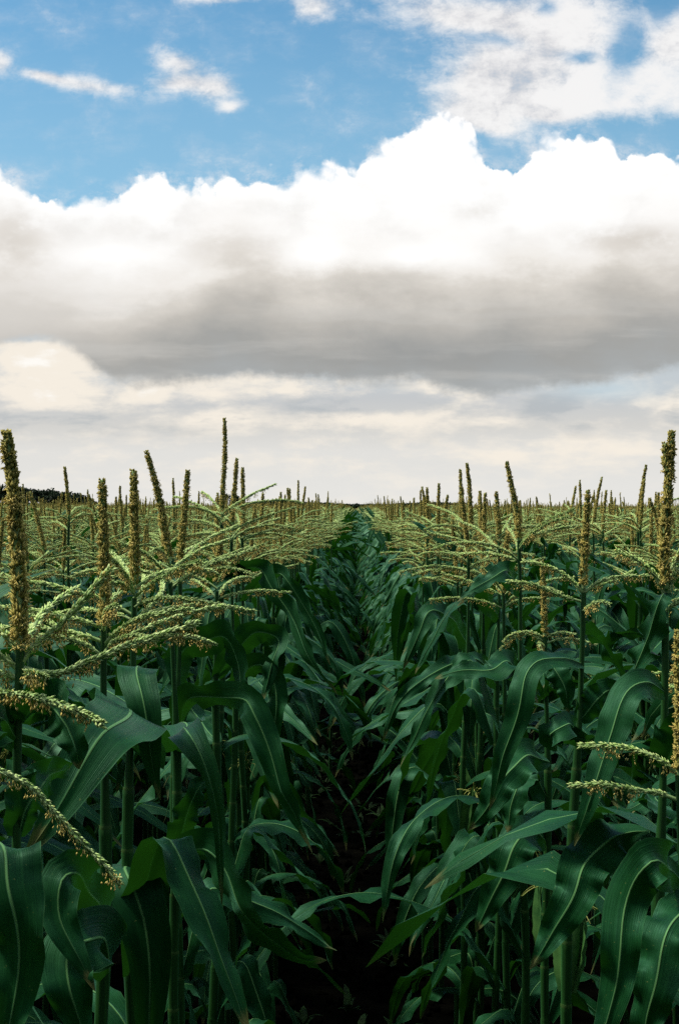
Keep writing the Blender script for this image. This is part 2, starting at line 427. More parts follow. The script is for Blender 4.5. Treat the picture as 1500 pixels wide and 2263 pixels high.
def on_path(path, u):
    T = tangents(path); s = np.linspace(0, 1, len(path))
    return (np.stack([np.interp(u, s, path[:, k]) for k in range(3)], 1), norm(np.stack([np.interp(u, s, T[:, k]) for k in range(3)], 1)))
def perp(T, rng):
    r = rng.normal(size=T.shape); return norm(r - T * (r * T).sum(1, keepdims=True))

def spike_geo(path, k, rng, thick=1.0):
    """central spike of a tassel: rachis packed with spikelets, anthers hanging out"""
    g = Geo(); L = np.linalg.norm(np.diff(path, axis=0), axis=1).sum()
    s = np.linspace(0, 1, len(path))
    tube(g, path, (.0042 * (1 - s * .6) + .0006) * thick, M_rachis, 5)
    n1 = int(L * 3400 * k); sz = (1 / k) ** .5
    u = rng.uniform(.02, 1, n1); p, T = on_path(path, u); d = perp(T, rng)
    taper = (1.0 - .55 * u ** 2.2) * .92
    bits(g, p + d * .0025 * thick, T * rng.uniform(.7, 1.5, (n1, 1)) + d * rng.uniform(.5, 1.0, (n1, 1)), rng.uniform(.0085, .0125, n1) * taper * sz ** .5 * thick, rng.uniform(.0028, .0042, n1) * sz * thick, M_spike)
    # anthers come in bunches, so the outline is ragged
    nb = max(6, int(L * 330 * k ** .5)); cu = rng.uniform(0, .97, nb); cd = perp(np.tile(T[:1], (nb, 1)), rng)
    n2 = int(L * 3600 * k); idx = rng.integers(0, nb, n2)
    u = np.clip(cu[idx] + rng.normal(0, .007, n2), 0, 1); p, T = on_path(path, u)
    d = norm(cd[idx] + rng.normal(0, .35, (n2, 3))); d = norm(d - T * (d * T).sum(1, keepdims=True))
    r = rng.uniform(.0035, .0092, n2) * (1 - .5 * u ** 2.2) * thick
    bits(g, p + d * r[:, None], d * .6 + rng.normal(0, .45, (n2, 3)) + np.array([0, 0, -.55]), rng.uniform(.0035, .006, n2) * sz ** .5 * thick, rng.uniform(.0013, .002, n2) * sz * thick, M_anther)
    return g
def branch_geo(path, k, rng, thick=1.0, anth=1.0):
    thick = thick * .98
    """side branch of a tassel: spikelets close along it, anthers hanging below"""
    g = Geo(); L = np.linalg.norm(np.diff(path, axis=0), axis=1).sum(); s = np.linspace(0, 1, len(path))
    tube(g, path, (.0024 * (1 - s * .65) + .0004) * thick, M_rachis, 4)
    n1 = int(L * 1500 * k); sz = (1 / k) ** .5
    u = rng.uniform(.08, 1, n1) ** .92; p, T = on_path(path, u); d = perp(T, rng)
    bits(g, p + d * .0012, T * rng.uniform(1.0, 2.0, (n1, 1)) + d * .75, rng.uniform(.006, .0085, n1) * sz ** .5 * thick, rng.uniform(.0020, .0030, n1) * sz * thick, M_glume)
    nb = max(4, int(L * 95 * k ** .5)); cu = rng.uniform(.15, 1, nb); n2 = int(L * 1000 * k * anth); idx = rng.integers(0, nb, n2)
    u = np.clip(cu[idx] + rng.normal(0, .012, n2), 0, 1); p, T = on_path(path, u)
    drop = rng.uniform(0, 1, n2) ** 1.6 * .009
    bits(g, p + rng.normal(0, .0022, (n2, 3)) - np.array([0, 0, 1]) * (drop + .001)[:, None], rng.normal(0, .35, (n2, 3)) + np.array([0, 0, -1.0]), rng.uniform(.004, .0062, n2) * sz ** .5 * thick, rng.uniform(.0014, .0021, n2) * sz * thick, M_anther)
    return g

def stalk_geo(top, nodes, rng, lean=(0, 0), base=(0, 0), sides=9):
    """stalk from the ground to the tassel, a swollen joint and leaf sheath at every node"""
    g = Geo(); z = [0.0]; 
    zs = sorted(set(np.round(np.concatenate([np.arange(0, top[2], .05), [top[2]]] + [[q - .012, q - .004, q + .003, q + .012] for q in nodes]), 4)))
    zs = np.array([q for q in zs if 0 <= q <= top[2]])
    f = zs / top[2]
    hi = max(nodes)
    r = (.0118 - .0042 * f) * rng.uniform(.9, 1.08)
    for q in nodes:
        r = r * (1 + .035 * np.exp(-((zs - q + .004) / .0045) ** 2)) * (1 + .10 * np.clip(1 - (q - zs) / .10, 0, 1) * (zs < q))
    r = np.where(zs > hi, np.maximum(.0048, .0078 - (zs - hi) * .03), r)
    wob = rng.uniform(0, 6.3)
    b = np.array([base[0], base[1]]); t = np.array(top[:2])
    xy_ = b + (t - b) * (f ** 1.3)[:, None]
    path = np.column_stack([xy_[:, 0] + .011 * np.sin(zs * 6 + wob) * f * (1 - f) * 3, xy_[:, 1] + .011 * np.cos(zs * 5 + wob) * f * (1 - f) * 3, zs])
    tube(g, path, r, M_stalk, sides, cap=False)
    for q in nodes:
        i = np.interp(q, zs, np.arange(len(zs))); c = np.array([np.interp(q, zs, path[:, k]) for k in range(3)])
        rr = np.interp(q, zs, r)
        tube(g, c + np.array([[0, 0, -.004], [0, 0, 0], [0, 0, .004]]), np.array([1.03, 1.07, 1.02]) * rr, M_collar if q > .9 else M_stalk, sides, cap=False)
    return g, path

def ear_geo(base, phi, rng, L=.15):
    d = norm(np.array([math.cos(phi) * .30, math.sin(phi) * .30, 1.0])); base = base + np.array([math.cos(phi), math.sin(phi), 0]) * .012; s = np.linspace(0, 1, 12)
    path = base + d * (s * L)[:, None]
    g = Geo(); tube(g, path, .016 * np.sin(np.clip(s * .93 + .07, 0, 1) * np.pi * .80 + .22) ** .7 + .002, M_husk, 10)
    for k in range(5):   # husk leaves, each ending in a free tip
        a = rng.uniform(0, 6.3); e1 = norm(np.cross(d, [math.cos(a), math.sin(a), .1])); e2 = np.cross(d, e1)
        q = base + d * (s * L * rng.uniform(.95, 1.25))[:, None] + e1 * (.018 * np.sin(s * np.pi * .85 + .2))[:, None] + e1 * (.02 * s ** 3)[:, None]
        leaf(g, q, .035, S0=e2, fold=.5, ruffle=.002, rng=rng, cols=COLS_LO, mat=M_husk, wb=.8)
    h = Geo(); tip = path[-1]
    for k in range(46):
        v0 = norm(d + rng.normal(0, .38, 3)); l_ = rng.uniform(.035, .075); s2 = np.linspace(0, 1, 6)
        q = tip - d * .012 + v0 * (s2 * l_)[:, None] + np.array([0, 0, -1]) * (s2 ** 2 * l_ * rng.uniform(.3, 1.1))[:, None]
        tube(h, q, np.full(6, .0011), M_silk, 3, cap=False)
    return g, h

# ------------------------------------------------------------------ objects
col_ = scene.collection
def tagged(o, label=None, cat=None, group=None, kind=None):
    if label: o['label'] = label
    if cat: o['category'] = cat
    if group: o['group'] = group
    if kind: o['kind'] = kind
    return o
def obj(name, me, parent=None):
    o = bpy.data.objects.new(name, me); col_.objects.link(o)
    if parent: o.parent = parent
    return o
def root_empty(name, loc):
    o = bpy.data.objects.new(name, None); col_.objects.link(o); o.location = loc; o.empty_display_size = .1
    return o

NODES = [.26, .38, .50, .62, .74, .86, .97, 1.08, 1.19, 1.29, 1.39, 1.49]
OLD_NODES = [.26, .41, .57, .71, .86, 1.00, 1.13, 1.26, 1.38, 1.48]
def auto_leaf_params(z, zt, side, plane, rng, edge=False):
    """leaf at height z on a plant whose tassel stands at zt"""
    f = (zt - z)
    L = float(np.interp(f, [.10, .25, .40, .60, .9, 1.4], [.36, .52, .64, .76, .80, .74])) * rng.uniform(.88, 1.12)
    Wd = float(np.interp(f, [.10, .25, .40, .60, .9, 1.4], [.042, .060, .072, .082, .084, .078])) * rng.uniform(.9, 1.1)
    phi = plane + (math.pi if side else 0) + rng.normal(0, .28)
    th0 = rng.uniform(16, 34); upright = f < .30 and rng.random() < .30
    th1 = rng.uniform(45, 75) if upright else rng.uniform(118, 172)
    kink = None
    if not upright and rng.random() < .42:
        kink = (rng.uniform(.28, .60), rng.uniform(45, 100)); th1 = rng.uniform(75, 120)
    if edge and rng.random() < .96:   # rows along the path: leaves fold over and hang close to the stalks
        L *= .88 if f < .75 else .68
        if rng.random() < .6: th0 = rng.uniform(10, 24); th1 = th0 + rng.uniform(5, 30); kink = (rng.uniform(.24, .48), rng.uniform(95, 140))
        else: kink = None; th0 = rng.uniform(8, 20); th1 = rng.uniform(165, 178); return dict(L=L * .86, W=Wd, phi=phi, th0=th0, th1=th1, kink=None, p=rng.uniform(.38, .60), drift=rng.normal(0, .5), tw=(0, rng.normal(0, .5), rng.normal(0, 1.1)), fold=rng.uniform(.18, .42), ruf=rng.uniform(.005, .011), curl=rng.uniform(-.05, .35))
    return dict(L=L, W=Wd, phi=phi, th0=th0, th1=th1, kink=kink, p=rng.uniform(.75, 1.3), drift=rng.normal(0, .35),
                tw=(0, rng.normal(0, .35), rng.normal(0, .9)), fold=rng.uniform(.18, .42), ruf=rng.uniform(.005, .013), curl=rng.uniform(-.05, .35))
def add_auto_leaf(g, c, q, rng, n_=30, cols=COLS_HI):
    e = np.array([math.cos(q['phi']), math.sin(q['phi']), 0])
    path = arc_path(c + e * .006, q['phi'], q['L'], q['th0'], q['th1'], n_, q['p'], q['kink'], q['drift'])
    leaf(g, path, q['W'], S0=np.array([-math.sin(q['phi']), math.cos(q['phi']), 0.0]), fold=q['fold'], ruffle=q['ruf'], twist=q['tw'], rng=rng, cols=cols, curl=q['curl'])

def tassel_branches(base, n_, rng, Lm=.195, ax=None):
    out = []
    for i in range(n_):
        phi = i * 2.4 + rng.uniform(-.5, .5); L = Lm * rng.uniform(.75, 1.2); z = -.055 * rng.random()
        q = arc_path(base + np.array([0, 0, z]), phi, L, rng.uniform(36, 66), rng.uniform(74, 112), 12, .7, None, rng.normal(0, .45))
        out.append(q)
    return out

def make_plant(seed, k=1.0, zt=1.78, nl=9, ear=True, edge=False):
    """a prototype plant: root Empty > stalk, leaf x n, tassel (> tassel_branch x n), ear (> silk)"""
    rng = np.random.default_rng(seed)
    r = root_empty('corn_plant', (0, 0, 0))
    top = np.array([rng.normal(0, .018), rng.normal(0, .018), zt])
    nodes = [z + rng.uniform(-.02, .02) for z in NODES][-nl:]
    g, path = stalk_geo(top, nodes, rng, sides=9 if k > .5 else 6)
    obj('stalk', g.mesh('stalk'), r)
    plane = rng.normal(0, .55)
    cols = COLS_HI if k > .5 else COLS_LO; nn = 30 if k > .5 else 20
    for i, z in enumerate(nodes):
        c = np.array([np.interp(z, path[:, 2], path[:, q]) for q in range(3)])
        g = Geo(); add_auto_leaf(g, c, auto_leaf_params(z, zt, i % 2, plane, rng, edge), rng, nn, cols); obj('leaf', g.mesh('leaf'), r)
    L = rng.uniform(.17, .235); ln = rng.normal(0, 6, 2)
    sp_ = arc_path(top, rng.uniform(0, 6.3), L, abs(ln[0]), abs(ln[0]) + ln[1] * .5, 12)
    t = obj('tassel', spike_geo(sp_, k, rng).mesh('tassel'), r)
    for q in tassel_branches(top, int(rng.integers(7, 11)), rng): obj('tassel_branch', branch_geo(q, k, rng).mesh('tassel_branch'), t)
    if ear:
        z = nodes[-6 if nl > 6 else 0]; c = np.array([np.interp(z, path[:, 2], path[:, q]) for q in range(3)])
        a, b = ear_geo(c, plane, rng); e_ = obj('ear', a.mesh('ear'), r); obj('silk', b.mesh('silk'), e_)
    return r
def copy_tree(o, parent=None):
    c = o.copy(); col_.objects.link(c); c.parent = parent
    for ch in o.children: copy_tree(ch, c)
    return c

def terrain(x, y):
    q = np.clip((y - 45) / 230, 0, 1)
    return .12 * np.exp(-((x + 16) / 12) ** 2 - ((y - 70) / 30) ** 2) - .42 * q * q * (3 - 2 * q) - .0006 * np.maximum(y - 275, 0) * (y < 1200) - .555 * (y >= 1200)

# ---- plants of the foreground, each measured from the photograph
def hero(d, spike, label, stalk=None, branches=(), leaves=(), auto=(), nb=0, plane=0.0, seed=1, group='corn plants of the foreground', thick=1.0, ear=None, bl=.19, dz=0.0, fork=None):
    """d: metres down the row; spike: photo pixels base..tip of the central spike; stalk: pixels from tassel base downwards;
    branches: lists of (px, py, nearer/farther by metres); leaves: dicts with pts [(px, py, dd)], w, roll, node index order free"""
    rng = np.random.default_rng(seed)
    pts = [P(a[0], a[1], d + (a[2] if len(a) > 2 else 0)) for a in spike]
    top = pts[0]
    lowpx = stalk[-1] if stalk else (spike[0][0], 1900)
    lowp = P(lowpx[0], lowpx[1], d)
    sl = (top[:2] - lowp[:2]) / max(top[2] - lowp[2], .2)
    gx, gy = top[:2] - sl * top[2]
    root = root_empty('corn_plant', (gx, gy, 0)); o0 = np.array([gx, gy, 0.0])
    nodes = sorted([z + dz for z in NODES if z + dz < top[2] - .10])
    nodes = sorted(nodes)
    g, path = stalk_geo(top - o0, nodes, rng, sides=12)
    # straight stalk so that it passes the measured points
    obj('stalk', g.mesh('stalk'), root)
    at = lambda z: np.array([np.interp(z, path[:, 2], path[:, q]) for q in range(3)])
    t = obj('tassel', spike_geo(catmull(pts, 14) - o0, 1.0, rng, thick).mesh('tassel'), root)
    if fork:
        obj('tassel_branch', spike_geo(catmull([P(a[0], a[1], d) for a in fork], 8) - o0, 1.0, rng, thick * .8).mesh('tassel_branch'), t)
    for b in branches:
        q = catmull([P(a[0], a[1], d + (a[2] if len(a) > 2 else 0)) for a in b], 16) - o0
        obj('tassel_branch', branch_geo(q, 1.0, rng, thick).mesh('tassel_branch'), t)
    for q in tassel_branches(top - o0, nb, rng, bl): obj('tassel_branch', branch_geo(q, 1.0, rng, thick).mesh('tassel_branch'), t)
    for lf in leaves:
        pp = lf['pts']
        q = catmull([P(a[0], a[1], d + a[2]) for a in pp], 40)
        sw = np.linspace(0, 1, len(q)); L_ = np.linalg.norm(np.diff(q, axis=0), axis=1).sum()
        q = q + np.stack([np.sin(sw * rng.uniform(9, 17) + rng.uniform(0, 6)) for _ in range(3)], 1) * (np.sin(sw * np.pi) * .007 * L_ / .6)[:, None]
        T = tangents(q); V_ = norm(q - np.array([CAMX, 0, CAMH]))
        S = norm(np.cross(T, V_))
        for i in range(1, len(S)):
            if np.dot(S[i], S[i - 1]) < 0: S[i] = -S[i]
        if 's' in lf:   # blade laid across a known direction where it folds over
            h_ = np.array([lf['s'][0], lf['s'][2] if len(lf['s']) > 2 else 0.0, -lf['s'][1]]); S = norm(h_ - T * (T @ h_)[:, None])
        g = Geo(); roll = np.radians(lf.get('roll', (0, 0)))
        leaf(g, q - o0, lf['w'], S=S, fold=lf.get('fold', .22), ruffle=lf.get('ruf', .009), twist=roll, rng=rng, wb=lf.get('wb', .42), curl=lf.get('curl', .15))
        obj('leaf', g.mesh('leaf'), root)
    for i, z in enumerate(nodes):
        if int(np.argmin([abs(z - dz - q) for q in OLD_NODES])) in auto:
            g = Geo(); add_auto_leaf(g, at(z), auto_leaf_params(z, top[2], i % 2, plane, rng, True), rng); obj('leaf', g.mesh('leaf'), root)
    if ear is not None:
        a, b = ear_geo(at(ear[0]), ear[1], rng); e_ = obj('ear', a.mesh('ear'), root); obj('silk', b.mesh('silk'), e_)
    tagged(root, label, 'corn plant', group)
    HEROES.append((top[0], d))
    return root
HEROES = []
exec_heroes = True

LOWER = (0, 1, 2, 3, 4)
# left row, from the nearest
hero(1.16, [(-95, 1590), (-110, 1400), (-120, 1250)], 'corn plant mostly out of frame whose drooping tassel branch hangs into the lower left', stalk=[(-95, 1590), (-100, 2100)], seed=11, auto=LOWER,
     branches=[[(-95, 1640), (-40, 1690), (10, 1708, .02), (75, 1745, .03), (140, 1818, .04), (205, 1885, .05), (268, 1950, .06)]],
     leaves=[dict(pts=[(-100, 1960, .1), (-40, 1880, .05), (15, 1868, 0), (30, 1960, -.02), (35, 2120, -.03), (10, 2380, -.04)], w=.066, s=(1, .2), roll=(0, 0), wb=.9)])
hero(1.36, [(46, 1432), (44, 1330), (38, 1200), (30, 1075), (15, 955)], 'corn plant with the biggest, thickest brown tassel spike at the left edge', stalk=[(46, 1432), (38, 1850)], seed=12, auto=(0, 1, 2, 3), thick=1.2,
     branches=[[(45, 1470), (80, 1425), (130, 1385), (190, 1320), (245, 1258)], [(45, 1475), (120, 1490), (200, 1462), (270, 1432), (340, 1410), (432, 1377)],
               [(44, 1450), (15, 1405), (-30, 1375)], [(44, 1500), (0, 1490), (-60, 1500)], [(42, 1508), (100, 1497, -.03), (60, 1488, -.1)],
               [(42, 1535), (0, 1530, -.03), (80, 1540, -.08), (150, 1562, -.1), (190, 1578, -.1), (226, 1600, -.12)], [(45, 1440), (100, 1350, .1), (170, 1300, .16)], [(43, 1480), (-10, 1440), (-60, 1420)]],
     leaves=[dict(pts=[(45, 1600, 0), (80, 1560, -.02), (130, 1575, -.04), (165, 1640, -.06), (175, 1700, -.06)], w=.055, roll=(50, 30, 10)),
             dict(pts=[(40, 1640, 0), (0, 1590, -.03), (-50, 1600, -.1), (-90, 1700, -.15)], w=.06, roll=(40, 0)),
             dict(pts=[(38, 1850, 0), (70, 1760, 0), (120, 1710, .05), (160, 1690, .1)], w=.05, roll=(30, 50))])
hero(1.83, [(230, 1385), (231, 1270), (229, 1150), (226, 1062)], 'corn plant with a stout ragged spike whose tip leans over, second from the left edge', stalk=[(230, 1385), (226, 1900)], seed=13, auto=(0, 1, 2, 3, 4), nb=11, plane=.6, thick=1.12,
     leaves=[dict(pts=[(226, 2130, 0), (222, 2040, -.05), (190, 1945, -.15), (135, 1945, -.2), (128, 2010, -.22), (165, 2090, -.24), (210, 2190, -.25)], w=.075, roll=(60, 40, 0, 0)),
             dict(pts=[(240, 2150, -.1), (235, 2075, -.15), (190, 2085, -.2), (150, 2110, -.23), (165, 2200, -.25), (190, 2330, -.25)], w=.085, roll=(60, 20, 0, 0), ruf=.012)])
hero(2.09, [(297, 1300), (299, 1220), (297, 1130), (295, 1040)], 'corn plant with a straight bristly spike between the ragged one and the leaning one', stalk=[(297, 1300), (292, 1900)], seed=14, auto=(0, 1, 2, 3, 4, 6), nb=11, plane=-.9, thick=1.12,
     leaves=[dict(pts=[(296, 1540, 0), (300, 1495, -.03), (306, 1480, -.13), (314, 1530, -.2), (324, 1610, -.21), (340, 1700, -.21), (355, 1768, -.21)], w=.062, roll=(0, 0, 5), s=(1, .12), fold=.1, ruf=.003, wb=1.0),
             dict(pts=[(293, 1660, 0), (290, 1600, -.12), (278, 1568, -.3), (240, 1615, -.44), (190, 1700, -.5), (130, 1792, -.53), (50, 1900, -.54)], w=.12, roll=(0, 0, 0, 5), s=(114, 62), fold=.08, ruf=.003, wb=1.0),
             dict(pts=[(293, 1560, 0), (215, 1520, .1), (130, 1500, .15), (60, 1540, .2), (20, 1620, .2)], w=.06, roll=(50, 60, 30))])
hero(2.50, [(376, 1240), (366, 1180), (352, 1100), (338, 1045), (324, 998)], 'corn plant whose long spike leans to the left over thick twin stalks', stalk=[(376, 1240), (386, 1900)], seed=15, auto=(0, 1, 2, 3), nb=8, plane=.1,
     leaves=[dict(pts=[(388, 1660, 0), (396, 1610, -.2), (412, 1602, -.40), (440, 1650, -.48), (465, 1740, -.52), (484, 1860, -.52), (491, 2010, -.52)], w=.068, s=(1, .05), roll=(0, 0, 35, 50, 40), wb=.9, fold=.2, ruf=.004),
             dict(pts=[(384, 1915, 0), (340, 1905, -.25), (290, 1902, -.42), (300, 1960, -.48), (315, 2060, -.5), (330, 2220, -.5), (335, 2400, -.5)], w=.115, s=(1, -.06), wb=.9, roll=(0, 0), fold=.12, ruf=.004),
             dict(pts=[(386, 1910, 0), (440, 1880, -.1), (500, 1925, -.15), (545, 2010, -.18), (600, 2080, -.18), (660, 2120, -.16), (722, 2122, -.14)], w=.085, roll=(50, 30, 60, 50, 20)),
             dict(pts=[(386, 1890, 0), (410, 1810, -.05), (440, 1740, -.05), (470, 1720, 0)], w=.06, roll=(20, 40))])
hero(2.66, [(398, 1245), (404, 1180), (410, 1110), (415, 1040)], 'corn plant with an upright spike immediately right of the leaning one', stalk=[(398, 1245), (393, 1900)], seed=16, auto=(0, 1, 2, 3, 5), nb=7, plane=.3,
     leaves=[dict(pts=[(393, 1640, 0), (410, 1560, -.05), (455, 1535, -.12), (540, 1545, -.2), (575, 1600, -.25), (612, 1730, -.28), (650, 1790, -.28), (690, 1885, -.3)], w=.070, roll=(50, 25, 50, 20, 0, 30, 40)),
             dict(pts=[(394, 1520, 0), (405, 1440, .02), (460, 1410, .02), (510, 1420, 0), (530, 1500, -.02), (540, 1590, -.04)], w=.075, roll=(40, 20, 60, 10))])
hero(3.02, [(480, 1290), (484, 1230), (488, 1170)], 'short corn plant hidden under the tallest spike, its bent leaf catching light', stalk=[(480, 1290), (478, 1800)], seed=17, auto=(0, 1, 2, 3, 5), nb=5, plane=.2,
     leaves=[dict(pts=[(479, 1500, 0), (520, 1440, -.05), (565, 1400, -.1), (620, 1410, -.12), (600, 1480, -.15), (575, 1560, -.16)], w=.065, roll=(30, 15, 50, 10)),
             dict(pts=[(479, 1560, 0), (540, 1490, -.1), (590, 1480, -.14), (610, 1560, -.16), (605, 1680, -.18)], w=.065, roll=(60, 30, 5)),
             dict(pts=[(478, 1640, 0), (420, 1560, .1), (400, 1500, .1), (430, 1490, .1)], w=.07, roll=(30, 30))])
hero(3.48, [(490, 1130), (494, 1060), (498, 990), (496, 925)], 'corn plant with the tallest, slimmest spike of all rising high above the horizon', stalk=[(490, 1130), (487, 1600)], seed=18, auto=(0, 1, 2, 3, 4, 6), nb=6, plane=.1, dz=.10, bl=.20, thick=.95,
     leaves=[dict(pts=[(488, 1330, 0), (520, 1262, -.08), (575, 1255, -.15), (620, 1330, -.2), (680, 1440, -.25), (745, 1535, -.28)], w=.062, roll=(50, 50, 40, 50)),
             dict(pts=[(488, 1300, 0), (470, 1285, .0), (500, 1262, -.1), (535, 1262, -.1), (470, 1310, -.15), (400, 1335, -.15)], w=.055, roll=(20, 60, 20))])
hero(3.75, [(512, 1160), (516, 1110), (520, 1060), (524, 1013)], 'corn plant with a middling spike just right of the tallest one', stalk=[(512, 1160), (515, 1700)], seed=19, auto=(0, 1, 2, 3, 4, 5, 7, 8), nb=7, plane=.2)
hero(3.98, [(535, 1180), (536, 1140), (537, 1085), (536, 1034)], 'corn plant with the shortest of three neighbouring spikes left of centre', stalk=[(535, 1180), (537, 1700)], seed=20, auto=(0, 1, 2, 3, 4, 5, 7), nb=7, plane=-.1,
     leaves=[dict(pts=[(537, 1330, 0), (600, 1265, -.1), (640, 1290, -.16), (690, 1370, -.2), (730, 1470, -.22)], w=.06, roll=(50, 40, 30))])

# right row, from the nearest
hero(1.42, [(1500, 1712), (1502, 1600), (1500, 1490), (1497, 1395)], 'corn plant with a low pale spike cut by the right edge, two branches pointing left', stalk=[(1500, 1712), (1515, 2200)], seed=31, auto=(0, 1, 2, 3, 4, 5), thick=.95, dz=-.1,
     branches=[[(1500, 1715), (1460, 1680), (1400, 1657), (1340, 1648), (1280, 1648)], [(1500, 1770), (1450, 1752), (1400, 1745), (1330, 1733), (1262, 1736)]],
     leaves=[dict(pts=[(1512, 1965, 0), (1482, 1922, -.04), (1440, 1912, -.12), (1395, 1990, -.1), (1368, 2100, -.12), (1330, 2300, -.14), (1310, 2420, -.14)], w=.050, roll=(60, 30, 5, 0, 5)),
             dict(pts=[(1530, 2050, 0), (1520, 2010, -.03), (1480, 2060, -.08), (1440, 2180, -.1), (1420, 2380, -.1)], w=.06, roll=(50, 20, 0))], ear=None)
hero(1.64, [(1470, 1300), (1467, 1220), (1472, 1130), (1478, 1040), (1484, 955)], 'corn plant with a tall forked dark brown spike near the right edge', stalk=[(1470, 1300), (1460, 1900)], seed=32, auto=(0, 1, 2, 3, 4, 5, 6), thick=1.0, plane=.9,
     fork=[(1474, 1040), (1470, 1010), (1468, 980)],
     branches=[[(1469, 1320), (1450, 1275), (1410, 1240), (1365, 1220)], [(1471, 1290), (1490, 1240, .02), (1520, 1200)], [(1471, 1320), (1500, 1255), (1540, 1240)], [(1470, 1350), (1500, 1330), (1540, 1335)]],
     leaves=[dict(pts=[(1468, 1530, 0), (1430, 1512, -.04), (1385, 1535, -.06), (1350, 1620, -.08), (1310, 1740, -.1), (1268, 1870, -.1)], w=.044, roll=(40, 25, 20, 10), fold=.15, ruf=.003),
             dict(pts=[(1468, 1310, 0), (1455, 1340, -.02), (1400, 1490, .05), (1370, 1550, .1)], w=.04, roll=(40, 60)),
             dict(pts=[(1464, 1800, 0), (1440, 1760, .1), (1390, 1790, .1), (1350, 1770, .1)], w=.05, roll=(60, 50)),
             dict(pts=[(1468, 1700, 0), (1490, 1640, -.02), (1530, 1610, -.05), (1580, 1650, -.1)], w=.06, roll=(20, 30))])
hero(2.24, [(1289, 1300), (1290, 1235), (1294, 1160), (1298, 1085)], 'corn plant with a slim bare stalk and a spike that crosses the horizon at right', stalk=[(1289, 1300), (1272, 1850)], seed=33, auto=(0, 1, 2, 3, 4, 5), thick=.98, plane=.2,
     branches=[[(1288, 1312), (1255, 1275), (1205, 1250), (1155, 1240)], [(1286, 1330), (1235, 1315), (1180, 1292), (1122, 1285)], [(1289, 1312), (1325, 1285), (1370, 1275), (1430, 1272)], [(1289, 1306), (1330, 1290, .03), (1375, 1275, .05), (1400, 1262, .05)], [(1287, 1350), (1320, 1330, -.1), (1345, 1335, -.12)]],
     leaves=[dict(pts=[(1286, 1468, 0), (1240, 1455, -.03), (1185, 1462, -.06), (1150, 1540, -.08), (1120, 1650, -.1), (1080, 1790, -.1)], w=.050, roll=(65, 45, 10, 0, 10), fold=.15, ruf=.003),
             dict(pts=[(1280, 1592, 0), (1320, 1545, .0), (1350, 1525, .02), (1388, 1540, .03)], w=.055, roll=(20, 10)),
             dict(pts=[(1284, 1380, 0), (1330, 1420, .1), (1380, 1490, .15), (1400, 1500, .2)], w=.04, roll=(40, 60)),
             dict(pts=[(1430, 1836, -.35), (1385, 1842, -.35), (1335, 1860, -.38), (1285, 1930, -.42), (1240, 2030, -.44), (1170, 2142, -.46)], w=.074, roll=(30, 10, 0, 5), wb=.1, ruf=.010),
             dict(pts=[(1280, 1620, 0), (1250, 1600, -.1), (1215, 1625, -.1), (1350, 1640, .05)], w=.05, roll=(40, 30))], ear=(1.10, 1.2))
hero(2.70, [(1203, 1405), (1202, 1360), (1200, 1300), (1196, 1240)], 'shorter corn plant with a small pale spike well below the horizon on the right', stalk=[(1203, 1405), (1206, 1800)], seed=34, auto=(0, 1, 2, 3, 4, 5), plane=.1, thick=.85, dz=-.1,
     branches=[[(1203, 1418), (1170, 1402), (1135, 1408), (1105, 1435)], [(1203, 1410), (1170, 1396), (1130, 1402), (1112, 1418)], [(1203, 1410), (1235, 1398), (1270, 1402)], [(1203, 1422), (1245, 1412), (1290, 1416), (1315, 1425)], [(1203, 1430), (1190, 1420, -.1), (1196, 1440, -.12)]],
     leaves=[dict(pts=[(1204, 1480, 0), (1225, 1478, -.1), (1245, 1510, -.12), (1255, 1580, -.12)], w=.06, roll=(30, 10)),
             dict(pts=[(1205, 1545, 0), (1195, 1500, -.03), (1198, 1470, -.06), (1200, 1520, -.14)], w=.03, roll=(0, 20)),
             dict(pts=[(1214, 1684, -.05), (1165, 1672, -.1), (1125, 1700, -.14), (1095, 1760, -.16), (1035, 1835, -.16)], w=.080, roll=(40, 15, 5), wb=.15, ruf=.009),
             dict(pts=[(1206, 1760, 0), (1170, 1700, 0), (1140, 1740, -.05), (1120, 1840, -.08)], w=.08, roll=(50, 20)),
             dict(pts=[(1206, 1860, 0), (1180, 1840, -.05), (1130, 1870, -.1), (1100, 1960, -.12), (1050, 2060, -.12)], w=.09, roll=(50, 10, 10), ruf=.01)], ear=(1.0, 1.3))
hero(3.10, [(1146, 1195), (1143, 1140), (1130, 1075), (1119, 1021)], 'corn plant with a thick spike tilting left, tallest of those right of centre', stalk=[(1146, 1195), (1150, 1700)], seed=35, auto=(0, 1, 2, 3, 4, 6), nb=7, plane=.3,
     leaves=[dict(pts=[(1148, 1310, 0), (1120, 1265, -.1), (1080, 1280, -.16), (1010, 1330, -.2)], w=.055, roll=(60, 30, 50)),
             dict(pts=[(1148, 1500, 0), (1125, 1462, -.05), (1085, 1480, -.1), (1030, 1480, -.1), (960, 1500, -.1)], w=.08, roll=(50, 50, 40))])
hero(3.55, [(1103, 1185), (1100, 1145), (1096, 1087)], 'corn plant with a short stubby spike a little left of the thick tilting one', stalk=[(1103, 1185), (1100, 1700)], seed=36, auto=(0, 1, 2, 3, 4, 7), nb=6, plane=-.2,
     leaves=[dict(pts=[(1101, 1520, 0), (1060, 1465, -.1), (1000, 1470, -.2), (930, 1500, -.25), (880, 1550, -.28), (845, 1640, -.28)], w=.058, roll=(50, 55, 30, 20, 10), ruf=.011),
             dict(pts=[(1101, 1370, 0), (1075, 1300, -.1), (1100, 1262, -.14), (1060, 1290, -.2), (1010, 1340, -.22)], w=.07, roll=(40, 30, 20))])
